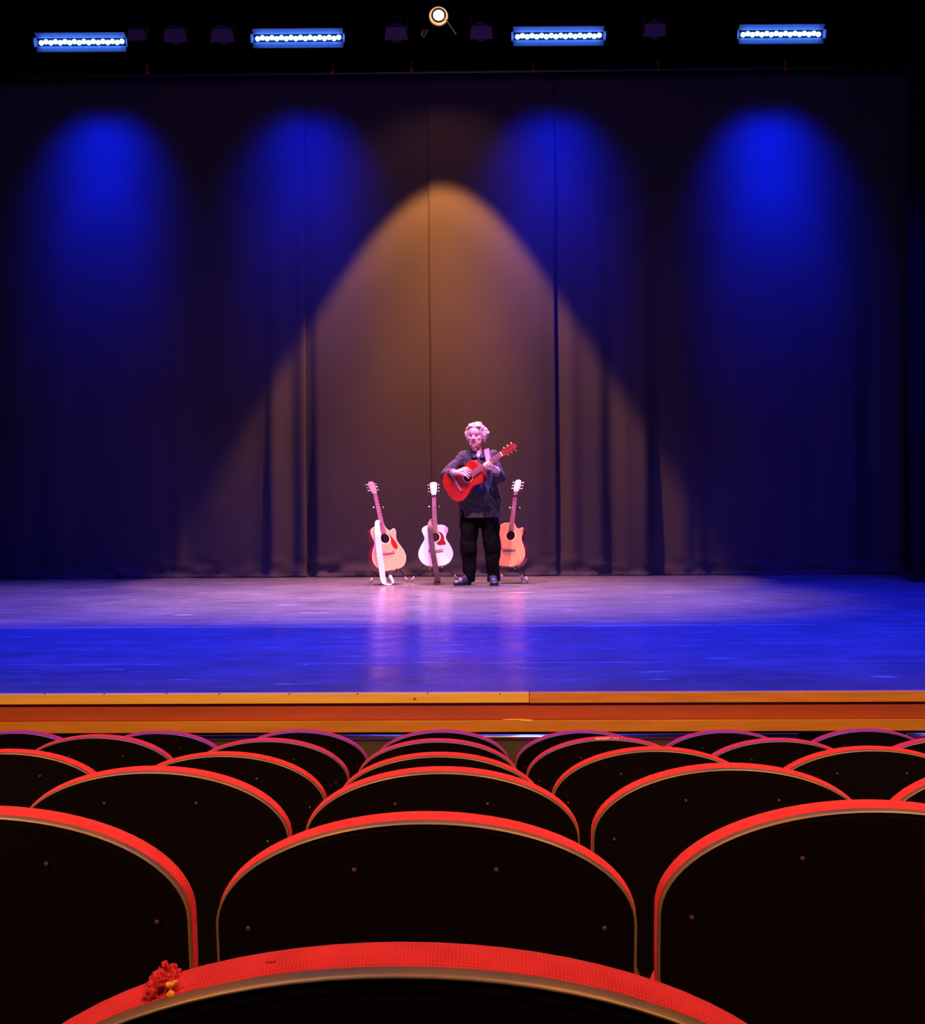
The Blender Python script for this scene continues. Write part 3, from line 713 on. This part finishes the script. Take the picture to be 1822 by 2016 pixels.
b = BM(); ribbon(b, [P(1027, 1044, 15.2), P(1032, 1040, 15.22), P(1036, 1047, 15.26), P(1034, 1053, 15.3)], Vector((.0, .02, .01)), .004)
world_child('strap', b, M['mahogany'], g3, smooth=True)
b = BM(); ribbon(b, [P(983, 1141, 15.2), P(988, 1139, 15.22), P(990, 1133, 15.26), P(990, 1122, 15.3)], Vector((.02, .02, 0)), .004)
world_child('strap_end', b, M['strap_pink'], g3, smooth=True)

# stands
M['rubber'] = mat('rubber_tip', (.45, .38, .42), .6)
def stand(hub, feet, neck, cradle_z, body_x, label):
    e = empty('guitar_stand', (hub.x, hub.y, 0), label=label, cat='guitar stand', group='guitar stands behind the guitars')
    o = Vector((hub.x, hub.y, 0)); h = Vector((0, 0, hub.z))
    for f in feet:
        q = f-o; q.z = .014
        b = BM(); tube(b, [h, h.lerp(q, .86)], .0095, 10); lg = link('leg', b, M['black_satin'], e, smooth=True)
        b = BM(); tube(b, [h.lerp(q, .84), q], [.012, .015], 10); link('rubber_foot', b, M['rubber'], lg, smooth=True)
    nk = neck-o
    b = BM(); tube(b, [h-Vector((0, 0, .06)), h.lerp(nk, .5), nk+Vector((0, .05, 0))], .009, 10); link('column', b, M['black_satin'], e, smooth=True)
    for s in (-1, 1):
        b = BM(); tube(b, [nk+Vector((0, .05, 0)), nk+Vector((s*.045, .03, 0)), nk+Vector((s*.052, -.03, .01))], [.006, .006, .006], 8); y_ = link('yoke_arm', b, M['black_satin'], e, smooth=True)
        b = BM(); ball(b, nk+Vector((s*.055, -.035, .012)), .010); link('yoke_tip', b, M['ivory'] if s < 0 else M['chrome'], y_, smooth=True)
        cz = cradle_z; bx = body_x-hub.x
        b = BM(); tube(b, [h-Vector((0, 0, .04)), Vector((bx+s*.08, -.02, cz-.022)), Vector((bx+s*.085, -.27, cz-.020)), Vector((bx+s*.085, -.285, cz+.02))], .008, 8); link('cradle_arm', b, M['black_satin'], e, smooth=True)
FL = on_floor
hub1 = Vector((at(764, 1080, 15.4).x, 15.38, .36))
stand(hub1, [FL(728.5, 1150), FL(803, 1147.5), FL(770, 1139.5)], at(746, 1001, 15.22), .165, at(767, 1100, 15.2).x, 'black tripod guitar stand holding the honey coloured guitar')
hub2 = Vector((at(856, 1080, 15.4).x, 15.38, .36))
stand(hub2, [FL(809, 1147.5), FL(901, 1143.5), FL(858, 1139)], at(855.5, 1000, 15.22), .175, at(858, 1100, 15.2).x, 'black tripod guitar stand holding the pale guitar')
hub3 = Vector((at(1007, 1080, 15.5).x+.04, 15.50, .36))
stand(hub3, [FL(1040, 1148.5), FL(1029, 1144), FL(984, 1143)], at(1014, 1002, 15.34), .17, at(1001, 1100, 15.3).x, 'black tripod guitar stand holding the amber guitar')

# ------------------------------------------------------------------ the performer
M['skin'] = mat('skin', (.86, .50, .50), .45, noise_s=14, col2=(.80, .42, .42))
M['hair'] = mat('grey_fair_hair', (.66, .50, .44), .6, noise_s=60, col2=(.42, .30, .27), bump=.5, bump_s=150)
M['beard'] = mat('grey_beard', (.40, .24, .27), .7, bump=.5, bump_s=200)
M['shirt'] = mat('dark_shirt', (.028, .027, .040), .75, spec=.2, noise_s=9, col2=(.038, .037, .054), bump=.25, bump_s=30)
M['shirt_cuff'] = mat('shirt_cuff', (.12, .10, .14), .6)
M['trousers'] = mat('black_trousers', (.0022, .002, .003), .9, spec=.06, bump=.2, bump_s=14)
M['shoe'] = mat('shoe_leather', (.028, .028, .045), .4, spec=.5)
M['sole'] = mat('shoe_sole', (.01, .01, .01), .7)
M['lip'] = mat('lip', (.45, .10, .10), .5)
M['eye_white'] = mat('eye_white', (.6, .5, .5), .3)
M['iris'] = mat('iris', (.04, .03, .03), .2)
MY = 15.0
man_base = at(945, 1152, MY); man_base.z = 0
man = empty('person', man_base, label='standing person with grey curly hair and beard, in dark clothes, playing a red guitar', cat='person')
HC = Vector((-.030, -.045, 1.632))
HR = Matrix.Rotation(R(-17), 3, 'Z') @ Matrix.Rotation(R(7), 3, 'X')
def H(x, y, z): return HC + HR @ (Vector((x*1.10, y*1.05, z*1.04)))
Wr = Vector((-.228, -.262, 1.226)); Er = Vector((-.365, -.035, 1.205)); Sr = Vector((-.178, .02, 1.435))
Sl = Vector((.180, .02, 1.435)); El = Vector((.222, -.085, 1.165)); Wl = Vector((.172, -.335, 1.262))
# held guitar axis (local to the person)
gs, gn = Vector((-.23, -.20, 1.104)), Vector((.239, -.46, 1.411))
gu = (gn-gs).normalized(); ge = Vector((.0, -1, .16)); gz = (ge-gu*ge.dot(gu)).normalized(); gx = gu.cross(gz)   # gx points to the lower right
NP = gs.lerp(gn, .70)

b = BM()
def ell(c, r, rot=HR): ball(b, c, (r[0]*1.10, r[1]*1.05, r[2]*1.04), rot, 24, 16)
ell(H(0, .014, .030), (.075, .095, .088)); ell(H(0, -.022, -.030), (.063, .070, .092)); ell(H(0, -.048, -.088), (.034, .032, .028))
ell(H(0, -.030, .045), (.064, .070, .058))
cap(b, H(0, -.084, .018), H(0, -.107, -.020), .009, .0135)
for s in (-1, 1):
    ell(H(s*.012, -.099, -.024), (.009, .010, .008)); cap(b, H(s*.012, -.089, .030), H(s*.045, -.072, .030), .010, .009)
    ell(H(s*.040, -.062, -.018), (.022, .020, .018)); ell(H(s*.079, .008, -.008), (.009, .019, .031))
    ell(H(s*.030, -.040, -.065), (.030, .034, .034))
cap(b, H(-.020, -.086, -.060), H(.020, -.086, -.060), .0075, .0075)
cap(b, Vector((-.012, .02, 1.50)), Vector((-.004, .03, 1.40)), .060, .070)            # neck
cap(b, Vector((-.018, -.030, 1.46)), Vector((-.006, -.072, 1.405)), .040, .028)       # throat and open collar
cap(b, (-.11, .03, 1.385), (.11, .03, 1.385), .052, .052); cap(b, (0, .03, 1.36), (0, .02, 1.00), .12, .13)
cap(b, (-.07, .02, .98), (.07, .02, .98), .10, .10)
for s, hx, kx, ax in ((-1, -.09, -.12, -.12), (1, .10, .135, .145)):
    cap(b, (hx, .02, .94), (kx, -.02, .50), .085, .055); cap(b, (kx, -.02, .50), (ax, .02, .09), .052, .034)
cap(b, (-.12, .02, .09), (-.20, -.09, .040), .032, .020); cap(b, (.145, .02, .09), (.153, -.11, .040), .032, .020)
cap(b, Sr+Vector((.02, 0, -.03)), Er, .044, .036); cap(b, Er, Wr, .037, .026); cap(b, Sl+Vector((-.02, 0, -.03)), El, .044, .036); cap(b, El, Wl, .037, .026)
# picking hand: palm, thumb and four fingers over the strings
pr = Wr+Vector((.045, -.020, .002))
cap(b, Wr, pr+Vector((0, 0, .012)), .026, .020); cap(b, Wr, pr+Vector((0, 0, -.014)), .024, .019); cap(b, pr+Vector((0, 0, .016)), pr+Vector((.02, -.006, .016)), .017, .015); cap(b, pr+Vector((0, 0, -.016)), pr+Vector((.018, -.006, -.018)), .017, .014)
for i, (ln, dz) in enumerate(((.076, -.016), (.072, -.026), (.066, -.036), (.052, -.040))):
    k0 = pr+Vector((.024, -.012, .028-.0195*i)); k1 = k0+Vector((ln*.45, -.012, dz*.25)); k2 = k0+Vector((ln*.80, -.004, dz*.7)); k3 = k0+Vector((ln, .010, dz*1.0))
    cap(b, k0, k1, .0098, .0088, 10); cap(b, k1, k2, .0088, .0080, 10); cap(b, k2, k3, .0080, .0068, 10)
t0 = Wr+Vector((.018, -.012, .022)); t1 = t0+Vector((.040, -.016, .020)); t2 = t1+Vector((.034, .000, .004)); t3 = t2+Vector((.024, .006, -.006))
cap(b, t0, t1, .014, .0115, 10); cap(b, t1, t2, .0112, .0100, 10); cap(b, t2, t3, .0098, .0078, 10)
# fretting hand: palm under the neck, fingers curled over the fretboard, thumb behind
up_ = -gx
pc = NP - up_*.052 - gz*.012
cap(b, Wl, pc+gu*.012, .026, .022); cap(b, Wl, pc-gu*.016, .025, .021); cap(b, pc-gu*.026+gz*.004, pc+gu*.026+gz*.004, .017, .017)
for i, ln in enumerate((.92, 1.0, .98, .82)):
    s0 = gu*(.030-.0205*i); k0 = NP+s0-up_*.048+gz*.012; k1 = NP+s0*1.05-up_*.030+gz*(.040*ln); k2 = NP+s0*1.08-up_*.006+gz*(.046*ln); k3 = NP+s0*1.10+up_*(.016*ln)+gz*.022
    cap(b, k0, k1, .0105, .0092, 10); cap(b, k1, k2, .0092, .0082, 10); cap(b, k2, k3, .0082, .0070, 10)
q0 = pc-gz*.006; q1 = NP-up_*.020-gz*.040; q2 = NP+up_*.012-gz*.040; q3 = NP+up_*.034-gz*.030
cap(b, q0, q1, .014, .0115, 10); cap(b, q1, q2, .0112, .0100, 10); cap(b, q2, q3, .0098, .0080, 10)
body = remesh('body', b, M['skin'], .0032, man, 4)

# hair: many curls around the sides and back, thinner swept top, forehead bare
b = BM(); rnd = random.Random(3)
ball(b, H(0, .030, .040), (.090, .094, .090), HR, 24, 16)
for s in (-1, 1): ball(b, H(s*.082, .018, -.002), (.026, .045, .078), HR, 16, 10)
n_c = 0
while n_c < 520:
    v = Vector((rnd.gauss(0, 1), rnd.gauss(0, 1), rnd.gauss(0, 1))).normalized()
    if v.y < -.25 and v.z < .62: continue
    if v.z < -.72: continue
    if v.y < .0 and v.z < .2 and abs(v.x) < .80: continue
    side = max(0, 1-abs(v.z+.22)/.80)*abs(v.x)
    rr = Vector((.082+.034*side, .096, .092 if v.z > 0 else .118))
    c = Vector((v.x*rr.x, .016+v.y*rr.y+(.012 if v.z < .3 else 0), .036+v.z*rr.z+(.006*math.sin(v.x*6))))
    jit = Vector((rnd.uniform(-.008, .008), rnd.uniform(-.006, .006), rnd.uniform(-.006, .006)))
    ball(b, H(*(c+jit)), rnd.uniform(.009, .017), u=8, v=6); n_c += 1
for i in range(24):                                   # swept quiff over the hairline
    t = i/23; x = -.050+.10*t; cap(b, H(x, -.050, .112+.010*math.sin(t*3.1)), H(x+.012, -.072, .098+.006*math.sin(t*9)), .013, .008, 8)
remesh('hair', b, M['hair'], .0042, man, 1, .006, .010)
b = BM()
for i in range(70):
    a = rnd.uniform(-1, 1); z = rnd.uniform(0, 1)
    ball(b, H(a*(.042-.024*z), -.078-.012*(1-abs(a))+.012*z+rnd.uniform(-.004, .004), -.078-.072*z), rnd.uniform(.008, .013), u=8, v=6)
for i in range(14):
    a = -1+2*i/13; ball(b, H(a*.030, -.096+.012*abs(a), -.044-.022*abs(a)**1.5), (.008, .007, .006), u=8, v=6)
remesh('beard', b, M['beard'], .0036, man, 1, .005, .008, label='short grey beard and moustache')
for s in (-1, 1):
    b = BM(); ball(b, H(s*.030, -.077, .008), (.0115, .009, .0062), HR); ey = link('eye', b, M['eye_white'], man, smooth=True)
    b = BM(); ball(b, H(s*.030-.002, -.0848, .007), (.005, .003, .005), HR); link('iris', b, M['iris'], ey, smooth=True)
    b = BM(); cap(b, H(s*.014, -.097, .031), H(s*.046, -.080, .033), .0045, .0035, 8); link('eyebrow', b, M['beard'], man, smooth=True)
b = BM(); cap(b, H(-.017, -.0935, -.062), H(.017, -.0935, -.062), .0035, .0035, 8); link('lips', b, M['lip'], man, smooth=True)

# shirt
b = BM()
cap(b, (-.150, .025, 1.385), (.150, .025, 1.385), .078, .078, 20); ball(b, (0, .02, 1.33), (.200, .125, .145), None, 24, 16)
ball(b, (0, .00, 1.15), (.205, .150, .22), None, 24, 16); ball(b, (-.0, -.005, .98), (.222, .165, .20), None, 24, 16)
cap(b, (-.10, .00, .92), (.10, .00, .92), .135, .135, 20)

for i in range(14): ball(b, (0, -.002, 1.02-.024*i), (.222, .158-.001*i, .045), None, 24, 12)
cap(b, Sr+Vector((.03, 0, -.022)), Er, .068, .062, 16); cap(b, Er, Er.lerp(Wr, .60), .066, .046, 16)
cap(b, Sl+Vector((-.03, 0, -.022)), El, .068, .064, 16); cap(b, El, El.lerp(Wl, .66), .064, .046, 16)
cap(b, (-.065, .04, 1.445), (.060, .04, 1.445), .050, .050, 16)
sh = remesh('shirt', b, M['shirt'], .006, man, 5, .012, .075)
# flatten the hem to the figure's width and cut it at hip height
me = sh.data
import bmesh as _b
q = BM(); q.from_mesh(me); bmesh.ops.bisect_plane(q, geom=list(q.verts)+list(q.edges)+list(q.faces), plane_co=(0, 0, .738), plane_no=(0, 0, -1), clear_outer=True)
q.to_mesh(me); q.free()
so = sh.modifiers.new('cloth', 'SOLIDIFY'); so.thickness = .004; so.offset = -1
b = BM()
for s in (-1, 1):
    A = [Vector((-.008+s*.058, -.005, 1.498)), Vector((-.008+s*.050, -.062, 1.478)), Vector((-.008+s*.014, -.112, 1.400)), Vector((-.008+s*.055, -.122, 1.385)), Vector((-.008+s*.092, -.075, 1.445)), Vector((-.008+s*.085, -.005, 1.470))]
    vs = [b.verts.new(p) for p in A]; b.faces.new(vs)
tube(b, [(-.008+.066*math.sin(a), .018-.055*math.cos(a)*1.0, 1.482) for a in [R(60+20*i) for i in range(13)]], .010, 8)
co = link('collar', b, M['shirt'], man); so = co.modifiers.new('t', 'SOLIDIFY'); so.thickness = .004
for W_, E_ in ((Wr, Er), (Wl, El)):
    d = (W_-E_); b = BM(); tube(b, [E_+d*.62, E_+d*.66, E_+d*.78], [.046, .050, .046], 18); link('cuff', b, M['shirt_cuff'], man, smooth=True)
for i in range(5):
    b = BM(); ball(b, (-.004, -.165+.004*i, 1.06-.07*i), (.005, .003, .005)); link('button', b, M['black_satin'], man, smooth=True)

# trousers
b = BM()
ball(b, (0, .005, .86), (.195, .135, .16), None, 24, 16)
for s, hx, kx, ax in ((-1, -.098, -.122, -.112), (1, .098, .138, .148)):
    cap(b, (hx, .005, .83), (kx, -.01, .45), .118, .094, 20); cap(b, (kx, -.01, .45), (ax, .01, .12), .093, .068, 20)
    tube(b, [(ax, .01, .13), (ax, .005, .035)], [.068, .064 if s < 0 else .072], 20)
tr = remesh('trousers', b, M['trousers'], .008, man, 5, .014, .11)
for v in tr.data.vertices: v.co.z = max(v.co.z, .022)

def shoe(heel, toe, label=None):
    heel, toe = Vector(heel), Vector(toe); d = (toe-heel); L_ = d.length; ang = math.atan2(d.y, d.x); rot = Matrix.Rotation(ang, 3, 'Z')
    def S(x, y, z): return heel + rot @ Vector((x*L_, y, z))
    b = BM()
    ball(b, S(.10, 0, .045), (.050, .040, .040), rot); ball(b, S(.45, 0, .045), (.080, .042, .038), rot); ball(b, S(.78, 0, .034), (.072, .050, .030), rot)
    cap(b, S(.12, 0, .05), S(.20, 0, .100), .044, .046); cap(b, S(.25, 0, .07), S(.60, 0, .05), .046, .040)
    o = remesh('shoe', b, M['shoe'], .005, man, 3)
    for v in o.data.vertices: v.co.z = max(v.co.z, .010)
    b = BM(); pts = []
    for i in range(28):
        a = 2*math.pi*i/28; x = .5+.53*math.cos(a); w_ = .044+.010*math.cos(a-.3); pts.append(S(x, w_*math.sin(a)*(1.0), 0))
    lo = [b.verts.new((p.x, p.y, .001)) for p in pts]; hi = [b.verts.new((p.x, p.y, .014)) for p in pts]; b.faces.new(lo[::-1]); b.faces.new(hi)
    for i in range(28): b.faces.new((lo[i], lo[(i+1) % 28], hi[(i+1) % 28], hi[i]))
    link('sole', b, M['sole'], o)
shoe((-.105, .035, 0), (-.270, -.165, 0)); shoe((.140, .045, 0), (.160, -.225, 0))

# held guitar
g4 = make_guitar(dict(shape='classic', top='cedar_red', side='mahogany', headmat='red_head', headshape='slot', head=(.185, .040), neck=(.026, .031), knob='amber_knob', board='rosewood', bridge=.085, bridgemat='rosewood', binding='cedar_red'),
    man_base+gs, man_base+gn, ge, 'deep red classical guitar held and played by the standing person')
b = BM()
ribbon(b, [man_base+Vector(p) for p in ((.075, .125, 1.38), (.080, .10, 1.455), (.082, .03, 1.492), (.084, -.05, 1.470), (.090, -.105, 1.42), (.102, -.150, 1.37), (.112, -.22, 1.32), (.105, -.30, 1.285))],
    Vector((.058, -.006, .004)), .004)
world_child('strap', b, M['strap_pink'], g4, smooth=True, label='pink strap over the shoulder')
